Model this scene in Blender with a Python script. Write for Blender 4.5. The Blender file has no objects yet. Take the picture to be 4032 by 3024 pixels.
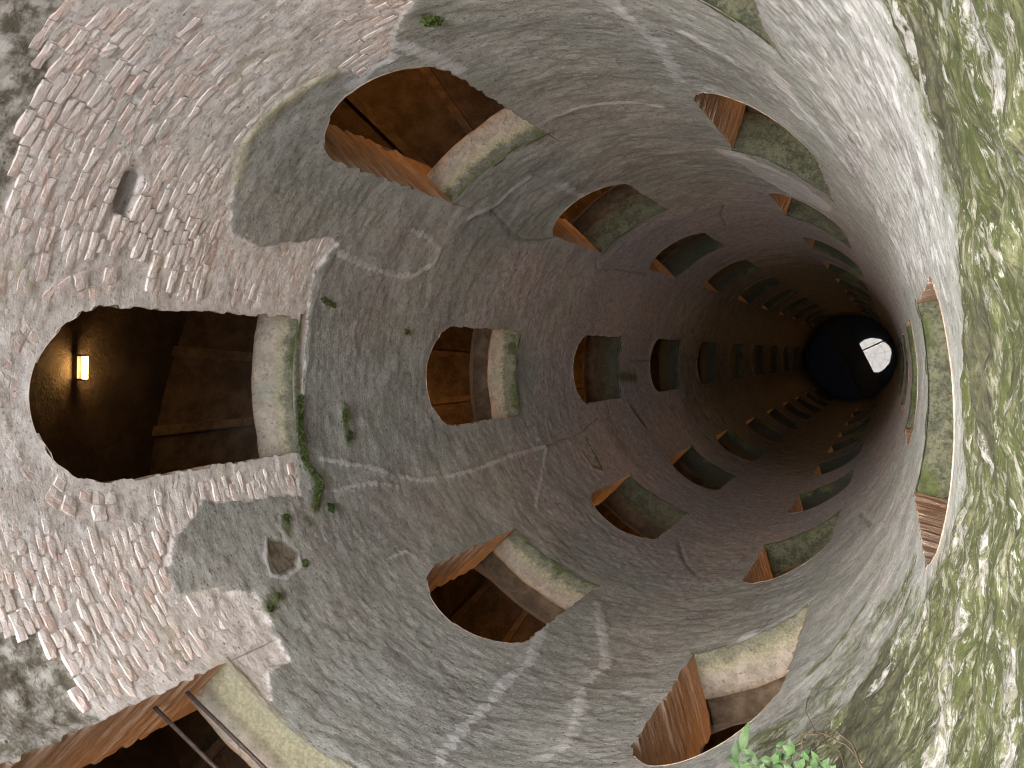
import bpy, math, random
import numpy as np
from mathutils import Matrix, Vector

random.seed(7)
rng = np.random.default_rng(11)
S = 2.35                       # shaft radius in metres; everything below is worked out in shaft radii first
sc = bpy.context.scene
col = sc.collection

# ------------------------------------------------------------------ camera
CAM = np.array([-0.926, -0.042, 0.0])
F_PX, PW, PH = 4100.127, 4032, 3024
MROT = np.array([[-0.93664, 0.06798, -0.34363],      # picture right
                 [0.06213, 0.99768, 0.02802],        # picture down
                 [0.34474, 0.00490, -0.93868]])      # view direction
for i in range(3):                                   # keep it orthonormal
    for j in range(i):
        MROT[i] -= MROT[i] @ MROT[j] * MROT[j]
    MROT[i] /= np.linalg.norm(MROT[i])
cd = bpy.data.cameras.new('camera')
cam = bpy.data.objects.new('camera', cd)
col.objects.link(cam)
cd.sensor_width = 36
cd.lens = 36 * F_PX / PW
cd.clip_start, cd.clip_end = 0.02, 2000
mw = Matrix.Identity(4)
for r in range(3):
    mw[r][0], mw[r][1], mw[r][2], mw[r][3] = MROT[0][r], -MROT[1][r], -MROT[2][r], CAM[r] * S
cam.matrix_world = mw
sc.camera = cam

# ------------------------------------------------------------------ light
EXPOSURE = 3.45
w = bpy.data.worlds.new('World')
sc.world = w
w.use_nodes = True
nt = w.node_tree
bg = nt.nodes['Background']
sky = nt.nodes.new('ShaderNodeTexSky')
sky.sky_type = 'NISHITA'
sky.sun_disc = False
sky.sun_elevation = math.radians(78)
sky.sun_rotation = math.radians(100)
sky.dust_density = 6
sky.air_density = 1.2
hs = nt.nodes.new('ShaderNodeHueSaturation')         # a bright, nearly colourless overcast sky
hs.inputs['Saturation'].default_value = 0.6
nt.links.new(sky.outputs[0], hs.inputs['Color'])
nt.links.new(hs.outputs[0], bg.inputs['Color'])
bg.inputs['Strength'].default_value = 0.15
sd = bpy.data.lights.new('sun', 'SUN')
sd.energy = 1.5
sd.angle = math.radians(50)
sd.color = (1.0, 0.99, 0.98)
sun = bpy.data.objects.new('sun', sd)
sun.rotation_euler = (math.radians(12), 0, math.radians(100 - 90))
sun.location = (0, 0, 30)
col.objects.link(sun)

sc.view_settings.view_transform = 'Standard'
sc.view_settings.look = 'None'
sc.view_settings.gamma = 1
sc.view_settings.use_curve_mapping = False
sc.view_settings.exposure = EXPOSURE
sc.render.engine = 'CYCLES'
cy = sc.cycles
cy.use_denoising = True
cy.filter_width = 1.1
cy.max_bounces = 10
cy.diffuse_bounces = 6
cy.sample_clamp_indirect = 8
cy.caustics_reflective = False
cy.caustics_refractive = False

# ------------------------------------------------------------------ survey of the well
PITCH = 2.2317                 # between windows of one column
HW, HS, HA = 0.230, 0.896, 1.1515   # half angle of an opening, spring height, apex height
R_BACK, R_OUT = 1.27, 1.80
TOP, WATER = 1.0, 26.1        # rim above the camera, water below it
COLS = {'far': (-4.216, 3.073), 'lower': (53.58, 2.2833), 'lower_near': (114.21, 3.676),
        'near': (175.815, 2.6865), 'upper_near': (-124.07, 4.4198), 'upper': (-61.93, 3.7917)}
HEL = [(-61.93, 3.7917), (-4.216, 3.073), (53.58, 2.2833), (114.21, 1.4443), (175.815, 0.4548),
       (235.93, -0.0436), (298.07, -0.6717)]
HEL_A = np.array([h[0] for h in HEL]); HEL_D = np.array([h[1] for h in HEL])


def sill_depth(deg):
    """depth of the first stair's window line at an unwrapped angle"""
    deg = np.asarray(deg, float)
    k = np.floor((deg - HEL_A[0]) / 360)
    return np.interp(deg - 360 * k, HEL_A, HEL_D) - 2 * PITCH * k


def pix_ray(x, y):
    return MROT.T @ np.array([(x - PW / 2) / F_PX, (y - PH / 2) / F_PX, 1.0])


def wall_at(x, y, rad=1.0):
    """where the line of sight to a spot meets the cylinder: (angle in rad, depth)"""
    r = pix_ray(x, y)
    a = r[:2] @ r[:2]; b = CAM[:2] @ r[:2]; c = CAM[:2] @ CAM[:2] - rad * rad
    t = (-b + math.sqrt(b * b - a * c)) / a
    X = CAM + t * r
    return math.atan2(X[1], X[0]), -X[2]


def plane_at(x, y, depth):
    r = pix_ray(x, y)
    return (CAM + r * (-depth / r[2])) * S


def cyl(ang, depth, rad=1.0):
    return np.array([math.cos(ang) * rad, math.sin(ang) * rad, -depth]) * S


# ------------------------------------------------------------------ helpers
PERM = rng.permutation(256)


def vnoise(x, y, z):
    xi, yi, zi = np.floor(x).astype(int), np.floor(y).astype(int), np.floor(z).astype(int)
    fx, fy, fz = x - xi, y - yi, z - zi
    u, v, t = (f * f * (3 - 2 * f) for f in (fx, fy, fz))

    def h(a, b, c):
        return PERM[(PERM[(PERM[a & 255] + b) & 255] + c) & 255] / 127.5 - 1
    def lp(a, b, k):
        return a + (b - a) * k
    return lp(lp(lp(h(xi, yi, zi), h(xi + 1, yi, zi), u), lp(h(xi, yi + 1, zi), h(xi + 1, yi + 1, zi), u), v),
              lp(lp(h(xi, yi, zi + 1), h(xi + 1, yi, zi + 1), u), lp(h(xi, yi + 1, zi + 1), h(xi + 1, yi + 1, zi + 1), u), v), t)


def fbm(x, y, z, scale, octs=4, gain=0.5):
    s, a, n = 0, 1.0, 0.0
    for o in range(octs):
        f = scale * 2.03 ** o
        s = s + a * vnoise(x * f + 17.3 * o, y * f + 5.1 * o, z * f + 9.7 * o)
        n += a
        a *= gain
    return s / n


def sm(e0, e1, x):
    t = np.clip((x - e0) / (e1 - e0), 0, 1)
    return t * t * (3 - 2 * t)


def raw_mesh(name, verts, quads, smooth=True):
    me = bpy.data.meshes.new(name)
    verts = np.ascontiguousarray(verts, dtype=np.float32); quads = np.ascontiguousarray(quads, dtype=np.int32)
    me.vertices.add(len(verts)); me.vertices.foreach_set('co', verts.ravel())
    n = quads.shape[1]
    me.loops.add(quads.size); me.loops.foreach_set('vertex_index', quads.ravel())
    me.polygons.add(len(quads)); me.polygons.foreach_set('loop_start', np.arange(0, quads.size, n, dtype=np.int32))
    me.polygons.foreach_set('use_smooth', np.full(len(quads), smooth))
    me.update(calc_edges=True)
    return me


def attr(me, name, vals):
    a = me.attributes.new(name, 'FLOAT', 'POINT')
    a.data.foreach_set('value', np.ascontiguousarray(vals, dtype=np.float32))


def grid_quads(nu, nv, wrap=False):
    i = np.arange(nu if wrap else nu - 1)[:, None]; j = np.arange(nv - 1)[None, :]
    i2 = (i + 1) % nu
    return np.stack([i * nv + j, i2 * nv + j, i2 * nv + j + 1, i * nv + j + 1], -1).reshape(-1, 4)


def put(name, me, mat, parent=None, loc=None):
    o = bpy.data.objects.new(name, me)
    col.objects.link(o)
    if mat is not None:
        if len(me.materials) == 0:
            me.materials.append(mat)
    if parent is not None:
        o.parent = parent
    if loc is not None:
        o.location = loc
    return o


def tag(o, label, cat, group=None):
    o['label'] = label; o['category'] = cat
    if group:
        o['group'] = group
    return o


def thing(name, label, cat, loc=(0, 0, 0), group=None):
    o = bpy.data.objects.new(name, None)
    col.objects.link(o)
    o.location = loc
    o.empty_display_size = 0.1
    return tag(o, label, cat, group)


class MB:
    """collects simple shapes into one mesh"""
    def __init__(s):
        s.v, s.f = [], []
    def add(s, vs, fs):
        b = len(s.v)
        s.v += [tuple(v) for v in vs]
        s.f += [tuple(i + b for i in f) for f in fs]
    def box(s, c, ax, ay, az, jit=0):
        c = Vector(c)
        vs = [c + ax * i + ay * j + az * k for i in (-1, 1) for j in (-1, 1) for k in (-1, 1)]
        s.add(vs, [(0, 1, 3, 2), (4, 6, 7, 5), (0, 4, 5, 1), (2, 3, 7, 6), (0, 2, 6, 4), (1, 5, 7, 3)])
    def tube(s, pts, rad, n=8):
        pts = [Vector(p) for p in pts]
        rads = rad if isinstance(rad, (list, tuple)) else [rad] * len(pts)
        rings = []
        for i, p in enumerate(pts):
            d = (pts[min(i + 1, len(pts) - 1)] - pts[max(i - 1, 0)]).normalized()
            u = d.orthogonal().normalized() if i == 0 else (u - d * u.dot(d)).normalized()
            v = d.cross(u)
            rings.append([p + (u * math.cos(2 * math.pi * k / n) + v * math.sin(2 * math.pi * k / n)) * rads[i] for k in range(n)])
        vs = [q for r in rings for q in r]
        fs = [(i * n + k, i * n + (k + 1) % n, (i + 1) * n + (k + 1) % n, (i + 1) * n + k) for i in range(len(pts) - 1) for k in range(n)]
        fs += [tuple(range(n))[::-1], tuple((len(pts) - 1) * n + k for k in range(n))]
        s.add(vs, fs)
    def mesh(s, name, smooth=False):
        me = bpy.data.meshes.new(name)
        me.from_pydata(s.v, [], s.f)
        if smooth:
            me.polygons.foreach_set('use_smooth', np.full(len(s.f), True))
        me.update()
        return me
    def build(s, name, mat, parent=None, smooth=False, loc=None):
        return put(name, s.mesh(name, smooth), mat, parent, loc)


# ------------------------------------------------------------------ materials
class NB:
    """tiny node-building helper"""
    def __init__(s, name):
        s.m = bpy.data.materials.new(name)
        s.m.use_nodes = True
        s.t = s.m.node_tree
        s.b = s.t.nodes['Principled BSDF']
        s.b.inputs['Roughness'].default_value = 0.9
        s.b.inputs['Specular IOR Level'].default_value = 0.25
        s.co = s.n('ShaderNodeTexCoord').outputs['Object']
    def n(s, kind):
        return s.t.nodes.new(kind)
    def link(s, a, b):
        s.t.links.new(a, b)
    def setin(s, sock, v):
        if hasattr(v, 'links') or isinstance(v, bpy.types.NodeSocket):
            s.link(v, sock)
        elif isinstance(v, (tuple, list)) and len(v) == 3 and sock.type == 'RGBA':
            sock.default_value = (*v, 1)
        else:
            sock.default_value = v
    def at(s, name):
        a = s.n('ShaderNodeAttribute'); a.attribute_name = name
        return a.outputs['Fac']
    def stretch(s, sx, sy, sz, off=(0, 0, 0)):
        m = s.n('ShaderNodeMapping')
        m.inputs['Scale'].default_value = (sx, sy, sz); m.inputs['Location'].default_value = off
        s.link(s.co, m.inputs['Vector'])
        return m.outputs[0]
    def noise(s, scale, detail=5, rough=0.6, vec=None, dist=0.0):
        t = s.n('ShaderNodeTexNoise')
        t.inputs['Scale'].default_value = scale; t.inputs['Detail'].default_value = detail
        t.inputs['Roughness'].default_value = rough; t.inputs['Distortion'].default_value = dist
        s.link(vec or s.co, t.inputs['Vector'])
        return t.outputs['Fac']
    def voro(s, scale, vec=None, feature='F1'):
        t = s.n('ShaderNodeTexVoronoi')
        t.feature = feature
        t.inputs['Scale'].default_value = scale
        s.link(vec or s.co, t.inputs['Vector'])
        return t.outputs['Distance']
    def math(s, op, a, b=0.0, c=None):
        t = s.n('ShaderNodeMath'); t.operation = op
        s.setin(t.inputs[0], a); s.setin(t.inputs[1], b)
        if c is not None:
            s.setin(t.inputs[2], c)
        return t.outputs[0]
    def ramp(s, x, lo, hi, a=0.0, b=1.0):
        t = s.n('ShaderNodeMapRange'); t.interpolation_type = 'SMOOTHSTEP'
        s.setin(t.inputs['Value'], x); t.inputs['From Min'].default_value = lo; t.inputs['From Max'].default_value = hi
        t.inputs['To Min'].default_value = a; t.inputs['To Max'].default_value = b
        return t.outputs[0]
    def mix(s, f, a, b, mode='MIX'):
        t = s.n('ShaderNodeMix'); t.data_type = 'RGBA'; t.blend_type = mode
        s.setin(t.inputs['Factor'], f); s.setin(t.inputs['A'], a) if False else None
        s.setin(t.inputs[6], a); s.setin(t.inputs[7], b)
        return t.outputs[2]
    def bump(s, h, strength, dist, prev=None):
        t = s.n('ShaderNodeBump')
        t.inputs['Strength'].default_value = strength; t.inputs['Distance'].default_value = dist
        s.link(h, t.inputs['Height'])
        if prev is not None:
            s.link(prev, t.inputs['Normal'])
        return t.outputs[0]
    def depth(s):
        x = s.n('ShaderNodeSeparateXYZ'); s.link(s.co, x.inputs[0])
        return s.math('MULTIPLY', x.outputs['Z'], -1.0 / S)
    def done(s, colr, bump=None, rough=None):
        s.setin(s.b.inputs['Base Color'], colr)
        if bump is not None:
            s.link(bump, s.b.inputs['Normal'])
        if rough is not None:
            s.setin(s.b.inputs['Roughness'], rough)
        return s.m


def m_wall():
    k = NB('weathered_render')
    big = k.noise(0.55, 4, 0.55); mid = k.noise(2.3, 6, 0.65); fine = k.noise(14, 8, 0.7)
    grain = k.noise(30, 5, 0.75); lay = k.noise(5.0, 6, 0.65, k.stretch(1, 1, 3.5))
    dep = k.depth()
    # plaster: grey green high up, mauve brown further down, olive and brown at the foot, lamp light mixed into the colour
    a = k.mix(k.ramp(k.math('ADD', k.math('MULTIPLY', mid, .6), k.math('MULTIPLY', fine, .4)), .42, .58), (.25, .263, .237), (.375, .382, .36))
    mv = k.noise(1.5, 7, .7, k.stretch(1, 1, 1, (7, 3, 2)), .3)
    a = k.mix(k.ramp(mv, .50, .62, 0, .6), a, k.mix(k.ramp(fine, .40, .60), (.175, .158, .15), (.29, .272, .264)))
    pur = k.mix(k.ramp(fine, .36, .64), (.22, .20, .20), (.45, .42, .425))
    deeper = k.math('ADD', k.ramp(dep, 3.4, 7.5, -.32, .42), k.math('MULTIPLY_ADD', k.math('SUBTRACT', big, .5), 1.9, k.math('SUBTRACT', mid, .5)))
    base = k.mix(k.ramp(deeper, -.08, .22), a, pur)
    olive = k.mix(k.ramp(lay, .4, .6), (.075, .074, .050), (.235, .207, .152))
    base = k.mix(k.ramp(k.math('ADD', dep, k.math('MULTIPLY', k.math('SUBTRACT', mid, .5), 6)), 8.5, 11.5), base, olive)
    base = k.mix(k.ramp(lay, .54, .68, 0, .4), base, (.33, .328, .315))
    base = k.mix(k.ramp(fine, .545, .65, 0, .4), base, (.11, .10, .093))
    base = k.mix(k.ramp(grain, .55, .61, 0, .6), base, (.45, .445, .43))
    base = k.mix(k.ramp(k.noise(22, 6, .8, k.stretch(1, 1, 1.8, (5, 1, 9))), .555, .61, 0, .72), base, (.07, .064, .057))
    # exposed masonry bed: limey mortar
    bm = k.ramp(k.math('ADD', k.at('brick'), k.math('MULTIPLY', k.math('SUBTRACT', fine, .5), .04)), -.004, .006)
    mort = k.mix(k.ramp(fine, .35, .65), (.52, .48, .45), (.71, .69, .675))
    mort = k.mix(k.ramp(mid, .57, .72, 0, .5), mort, (.58, .52, .36))
    mort = k.mix(k.ramp(k.noise(26, 5, .75), .555, .62, 0, .6), mort, (.27, .225, .19))
    base = k.mix(bm, base, mort)
    # lime bloom and leached veins
    lm = k.math('ADD', k.at('lime'), k.math('MULTIPLY', k.math('SUBTRACT', fine, .5), 1.9))
    lm = k.math('ADD', lm, k.math('MULTIPLY', k.math('SUBTRACT', lay, .5), 1.2))
    base = k.mix(k.ramp(lm, .38, .72, 0, .8), base, k.mix(k.ramp(k.math('ADD', k.math('MULTIPLY', grain, .5), k.math('MULTIPLY', lay, .5)), .42, .58), (.42, .423, .427), (.57, .573, .585)))
    # rough dark rubble at the top
    rg = k.ramp(k.math('ADD', k.at('rough'), k.math('MULTIPLY', k.math('SUBTRACT', mid, .5), .9)), .3, .6)
    rc = k.mix(k.ramp(k.noise(9, 7, .72), .40, .62), (.14, .13, .10), (.47, .46, .43))
    base = k.mix(rg, base, rc)
    # yellow green algae halo and moss
    al = k.math('ADD', k.at('algae'), k.math('MULTIPLY', k.math('SUBTRACT', fine, .5), 1.4))
    base = k.mix(k.ramp(al, .42, .9, 0, .85), base, k.mix(k.ramp(grain, .35, .65), (.05, .063, .016), (.105, .125, .034)))
    yl = k.math('ADD', k.at('yellow'), k.math('MULTIPLY', k.math('SUBTRACT', fine, .5), 1.3))
    base = k.mix(k.ramp(yl, .45, 1.2, 0, .5), base, (.42, .37, .17))
    mo = k.math('ADD', k.at('moss'), k.math('MULTIPLY', k.math('SUBTRACT', mid, .5), 1.3))
    mo = k.math('ADD', mo, k.math('MULTIPLY', k.math('SUBTRACT', fine, .5), .8))
    patch = k.noise(11, 8, .75, None, .4); sp = k.noise(30, 6, .75)
    an1 = k.noise(6, 8, .74, k.stretch(1, 1, 2.6, (2, 2, 5))); an2 = k.noise(13, 8, .78, k.stretch(1, 1, 2.4, (3, 1, 7)))
    mc = k.mix(k.ramp(an1, .37, .53), (.165, .17, .088), (.058, .069, .021))
    mc = k.mix(k.ramp(sp, .46, .56, 0, .75), mc, (.05, .058, .02))
    mc = k.mix(k.ramp(patch, .56, .66, 0, .8), mc, (.03, .028, .02))
    mc = k.mix(k.ramp(an2, .52, .60, 0, .8), mc, (.27, .262, .21))
    mc = k.mix(k.ramp(k.noise(20, 7, .75, k.stretch(1, 1, 2, (1, 8, 2))), .57, .62, 0, .9), mc, (.37, .366, .34))
    dk = k.math('ADD', k.at('dark'), k.math('MULTIPLY', k.math('SUBTRACT', patch, .5), 2.2))
    mc = k.mix(k.ramp(dk, .45, .8, 0, .85), mc, k.mix(k.ramp(sp, .4, .62), (.03, .03, .02), (.085, .085, .045)))
    base = k.mix(k.ramp(mo, .30, .62), base, mc)
    # leached white runs that lie over the moss
    wr = k.math('ADD', k.at('runs'), k.math('MULTIPLY', k.math('SUBTRACT', patch, .5), 2.6))
    wr = k.math('ADD', wr, k.math('MULTIPLY', k.math('SUBTRACT', sp, .5), 2.2))
    wr = k.math('MULTIPLY', wr, k.ramp(k.at('runs'), .0, .12))
    base = k.mix(k.ramp(wr, .55, .95), base, k.mix(k.ramp(sp, .4, .6), (.24, .235, .20), (.38, .378, .355)))
    pa = k.at('patch')
    base = k.mix(k.ramp(pa, .3, .5), base, k.mix(k.ramp(lay, .4, .6), (.15, .145, .14), (.26, .25, .24)))
    base = k.mix(k.ramp(pa, .6, .9), base, k.mix(k.ramp(fine, .4, .6), (.10, .085, .06), (.18, .155, .115)))
    # healed cracks
    ck = k.math('ADD', k.at('crack'), k.math('ADD', k.math('MULTIPLY', k.math('SUBTRACT', fine, .5), 1.6), k.math('MULTIPLY', k.math('SUBTRACT', mid, .5), 1.6)))
    base = k.mix(k.ramp(ck, .5, .85, 0, .75), base, (.15, .145, .14))
    pits = k.math('SUBTRACT', 1.0, k.ramp(k.voro(16), .05, .22))
    base = k.mix(k.math('MULTIPLY', pits, k.ramp(mid, .45, .6, 0, .7)), base, (.10, .09, .08))  # shade inside the pits is put into the colour too
    h = k.math('ADD', k.math('MULTIPLY', fine, 1.0), k.math('MULTIPLY', k.noise(34, 6, .7, k.stretch(1, 1, 1.7)), .55))
    h = k.math('ADD', h, k.math('MULTIPLY', lay, .8))
    h = k.math('SUBTRACT', h, k.math('MULTIPLY', pits, .35))
    return k.done(base, k.bump(h, .45, .022), .95)


def m_brick():
    k = NB('limewashed_brick')
    r = k.n('ShaderNodeObjectInfo').outputs['Random']
    r = k.math('FRACT', k.math('ADD', r, k.at('tint')))
    f = k.noise(22, 7, .72); g = k.noise(75, 4, .7); big = k.noise(1.1, 3, .5)
    c = k.mix(k.ramp(r, .0, .9), (.60, .47, .42), (.71, .645, .615))
    c = k.mix(k.ramp(k.math('ADD', r, k.math('MULTIPLY', k.math('SUBTRACT', big, .5), 1.6)), .86, 1.02, 0, .8), c, (.54, .37, .29))
    c = k.mix(k.ramp(k.math('FRACT', k.math('MULTIPLY', r, 7.3)), .86, .94, 0, .8), c, (.46, .43, .39))
    c = k.mix(k.ramp(k.math('ADD', f, k.math('MULTIPLY', k.math('SUBTRACT', big, .5), .8)), .44, .58, 0, .85), c, (.75, .72, .70))
    c = k.mix(k.ramp(k.noise(34, 5, .75), .56, .62, 0, .55), c, (.30, .24, .20))
    c = k.mix(k.ramp(k.noise(2.1, 5, .7, k.stretch(1, 1, 1, (4, 4, 1))), .60, .74, 0, .6), c, (.53, .46, .24))
    return k.done(c, k.bump(k.math('ADD', f, k.math('MULTIPLY', g, .4)), .6, .02), .92)


def m_jamb():
    k = NB('jamb_brick')
    f = k.noise(15, 7, .7); g = k.noise(60, 4, .7)
    st = k.noise(9, 6, .7, k.stretch(.6, .6, 5))
    c = k.mix(k.ramp(st, .38, .62), (.30, .215, .155), (.47, .365, .285))
    c = k.mix(k.ramp(f, .55, .70, 0, .6), c, (.42, .38, .33))
    c = k.mix(k.ramp(g, .60, .70, 0, .7), c, (.11, .075, .05))
    return k.done(c, k.bump(k.math('ADD', st, k.math('MULTIPLY', g, .3)), .55, .025), .93)


def m_sill():
    k = NB('sill_stone')
    rad = k.at('rad'); dep = k.depth()
    rnd = k.n('ShaderNodeObjectInfo').outputs['Random']
    f = k.noise(9, 7, .72); g = k.noise(45, 5, .7)
    c = k.mix(k.ramp(f, .36, .62), (.215, .19, .16), (.335, .30, .25))
    c = k.mix(k.ramp(k.noise(3.0, 5, .7, k.stretch(1, 1, 1, (2, 5, 3))), .50, .64, 0, .8), c, (.22, .23, .195))
    c = k.mix(k.ramp(k.noise(28, 5, .75), .56, .62, 0, .7), c, (.12, .105, .085))
    e = k.math('ADD', rad, k.math('MULTIPLY', k.math('SUBTRACT', f, .5), .10))
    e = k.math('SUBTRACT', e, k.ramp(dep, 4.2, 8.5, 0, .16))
    e = k.math('SUBTRACT', e, k.math('MULTIPLY', k.math('SUBTRACT', rnd, .5), .07))
    damp = k.at('damp')
    yel = k.mix(k.ramp(g, .4, .62), (.17, .165, .095), (.29, .27, .18))
    c = k.mix(k.ramp(e, 1.07, 1.125, .8, 0), c, yel)
    dk = k.mix(k.ramp(k.math('ADD', k.math('MULTIPLY', f, .5), k.math('MULTIPLY', g, .5)), .36, .66), (.055, .058, .042), (.125, .127, .098))
    c = k.mix(k.math('MULTIPLY', k.ramp(e, 1.055, 1.085, 1, 0), k.math('SUBTRACT', 1.0, k.math('MULTIPLY', k.at('bare'), .8))), c, dk)
    wet_dimmed = k.mix(k.ramp(k.math('ADD', k.math('MULTIPLY', f, .6), k.math('MULTIPLY', g, .4)), .40, .60), (.030, .034, .022), (.095, .097, .062))
    wet_dimmed = k.mix(k.ramp(dep, 5.5, 8.5, 0, .9), wet_dimmed, (.018, .020, .016))  # wet tone, dimmed further with depth to offset daylight from straight above
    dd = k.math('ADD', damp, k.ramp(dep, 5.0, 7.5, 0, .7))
    c = k.mix(k.ramp(k.math('ADD', dd, k.math('MULTIPLY', k.math('SUBTRACT', f, .5), .9)), .25, .55, 0, 1), c, wet_dimmed)
    mossc = k.mix(k.ramp(f, .35, .65), (.030, .040, .012), (.07, .084, .026))
    mm = k.math('ADD', rad, k.math('MULTIPLY', k.math('SUBTRACT', k.noise(3.2, 6, .7), .5), .34))
    mm = k.math('ADD', mm, k.math('MULTIPLY', k.at('bare'), .07))
    c = k.mix(k.ramp(mm, 1.000, 1.03, .9, 0), c, mossc)
    c = k.mix(k.ramp(rad, 1.163, 1.168), c, k.mix(k.ramp(k.math('ADD', k.math('MULTIPLY', f, .5), k.math('MULTIPLY', k.noise(3, 4, .6), .5)), .40, .60), (.10, .068, .042), (.19, .138, .092)))
    return k.done(c, k.bump(k.math('ADD', f, k.math('MULTIPLY', g, .4)), .7, .03), .9)


def m_tuff(name, a, b, scale=4.0):
    k = NB(name)
    f = k.noise(scale, 7, .7); g = k.noise(scale * 7, 5, .7)
    c = k.mix(k.ramp(f, .36, .64), a, b)
    c = k.mix(k.ramp(g, .58, .72, 0, .6), c, tuple(x * .4 for x in a))
    return k.done(c, k.bump(k.math('ADD', f, k.math('MULTIPLY', g, .4)), .8, .05), .9)


def m_plain(name, c, rough=.7, metal=0.0, var=.25, scale=30):
    k = NB(name)
    f = k.noise(scale, 5, .7)
    k.b.inputs['Metallic'].default_value = metal
    return k.done(k.mix(k.ramp(f, .35, .65), tuple(x * (1 - var) for x in c), tuple(x * (1 + var) for x in c)), k.bump(f, .3, .01), rough)


def m_leaf(name, a, b, trans=.25):
    k = NB(name)
    f = k.noise(26, 4, .6)
    r = k.n('ShaderNodeObjectInfo').outputs['Random']
    c = k.mix(k.ramp(k.math('ADD', f, k.math('MULTIPLY', k.math('SUBTRACT', r, .5), .4)), .3, .7), a, b)
    k.b.inputs['Subsurface Weight'].default_value = 0
    tr = k.n('ShaderNodeBsdfTranslucent'); k.setin(tr.inputs['Color'], c)
    mx = k.n('ShaderNodeMixShader'); mx.inputs[0].default_value = trans
    k.done(c, None, .5)
    k.link(k.b.outputs[0], mx.inputs[1]); k.link(tr.outputs[0], mx.inputs[2])
    k.link(mx.outputs[0], k.t.nodes['Material Output'].inputs['Surface'])
    return k.m


def m_lamp():
    k = NB('lamp_glow')
    k.b.inputs['Base Color'].default_value = (1, .8, .5, 1)
    k.b.inputs['Emission Color'].default_value = (1, .62, .22, 1)
    k.b.inputs['Emission Strength'].default_value = 9
    return k.m


def m_water():
    k = NB('dark_water')
    k.b.inputs['Base Color'].default_value = (.004, .006, .009, 1)
    k.b.inputs['Roughness'].default_value = .012
    k.b.inputs['Specular IOR Level'].default_value = .22
    k.b.inputs['IOR'].default_value = 1.33
    specks = k.ramp(k.noise(9, 3, .6), .70, .74)
    k.setin(k.b.inputs['Base Color'], k.mix(specks, (.022, .030, .046), (.10, .115, .13)))
    k.link(k.bump(k.noise(1.6, 2, .5), .012, .02), k.b.inputs['Normal'])
    return k.m


M_WALL, M_BRICK, M_JAMB, M_SILL = m_wall(), m_brick(), m_jamb(), m_sill()
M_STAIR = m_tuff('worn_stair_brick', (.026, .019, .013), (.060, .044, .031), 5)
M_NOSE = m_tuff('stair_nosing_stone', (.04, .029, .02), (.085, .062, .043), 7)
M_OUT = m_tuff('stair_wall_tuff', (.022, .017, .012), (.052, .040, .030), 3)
M_EARTH = m_tuff('top_earth', (.10, .085, .055), (.2, .17, .11), 2)
M_IRON = m_plain('rusty_iron', (.075, .055, .05), .6, .5)
M_DARKM = m_plain('bridge_boards', (.03, .024, .018), .85)
M_LEAF = m_leaf('bright_leaf', (.035, .075, .024), (.08, .145, .05))
M_MOSS = m_leaf('moss_green', (.028, .046, .012), (.07, .095, .028), .15)
M_TWIG = m_plain('dry_twig', (.16, .12, .08), .8)
M_LAMP, M_WATER = m_lamp(), m_water()

# ------------------------------------------------------------------ windows of the shaft
WINS = []                                            # (column, angle, depth of sill, n)
for cname, (deg, d0) in COLS.items():
    for n in range(-4, 13):
        d = d0 + n * PITCH
        if .3 < d < WATER - .35 and not (cname == 'upper' and n == -1):
            WINS.append((cname, math.radians(deg), d, n))
COURSE = 0.0275


def jag(s, h, seed):
    """how far each course of the opening's edge stands in or out"""
    row = np.floor(h / COURSE).astype(int)
    side = (s > 0).astype(int)
    k = PERM[(PERM[(row + seed * 13) & 255] + side * 71 + seed) & 255] / 255.0
    return .012 * (k - .5)


def wsdf(s, h, seed, jg=True, low=0.0):
    """signed distance (about) to an opening, s sideways and h above its sill, negative inside"""
    side = np.abs(s) - HW
    rise = HA - HS
    arch = (np.sqrt((s / HW) ** 2 + (np.maximum(h - HS, 0) / rise) ** 2) - 1) * HW
    d = np.where(h > HS, arch, side)
    if jg:
        d = d + jag(s, h, seed)
    return np.maximum(d, -h - low)


def wrap(a):
    return (a + math.pi) % (2 * math.pi) - math.pi


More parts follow.
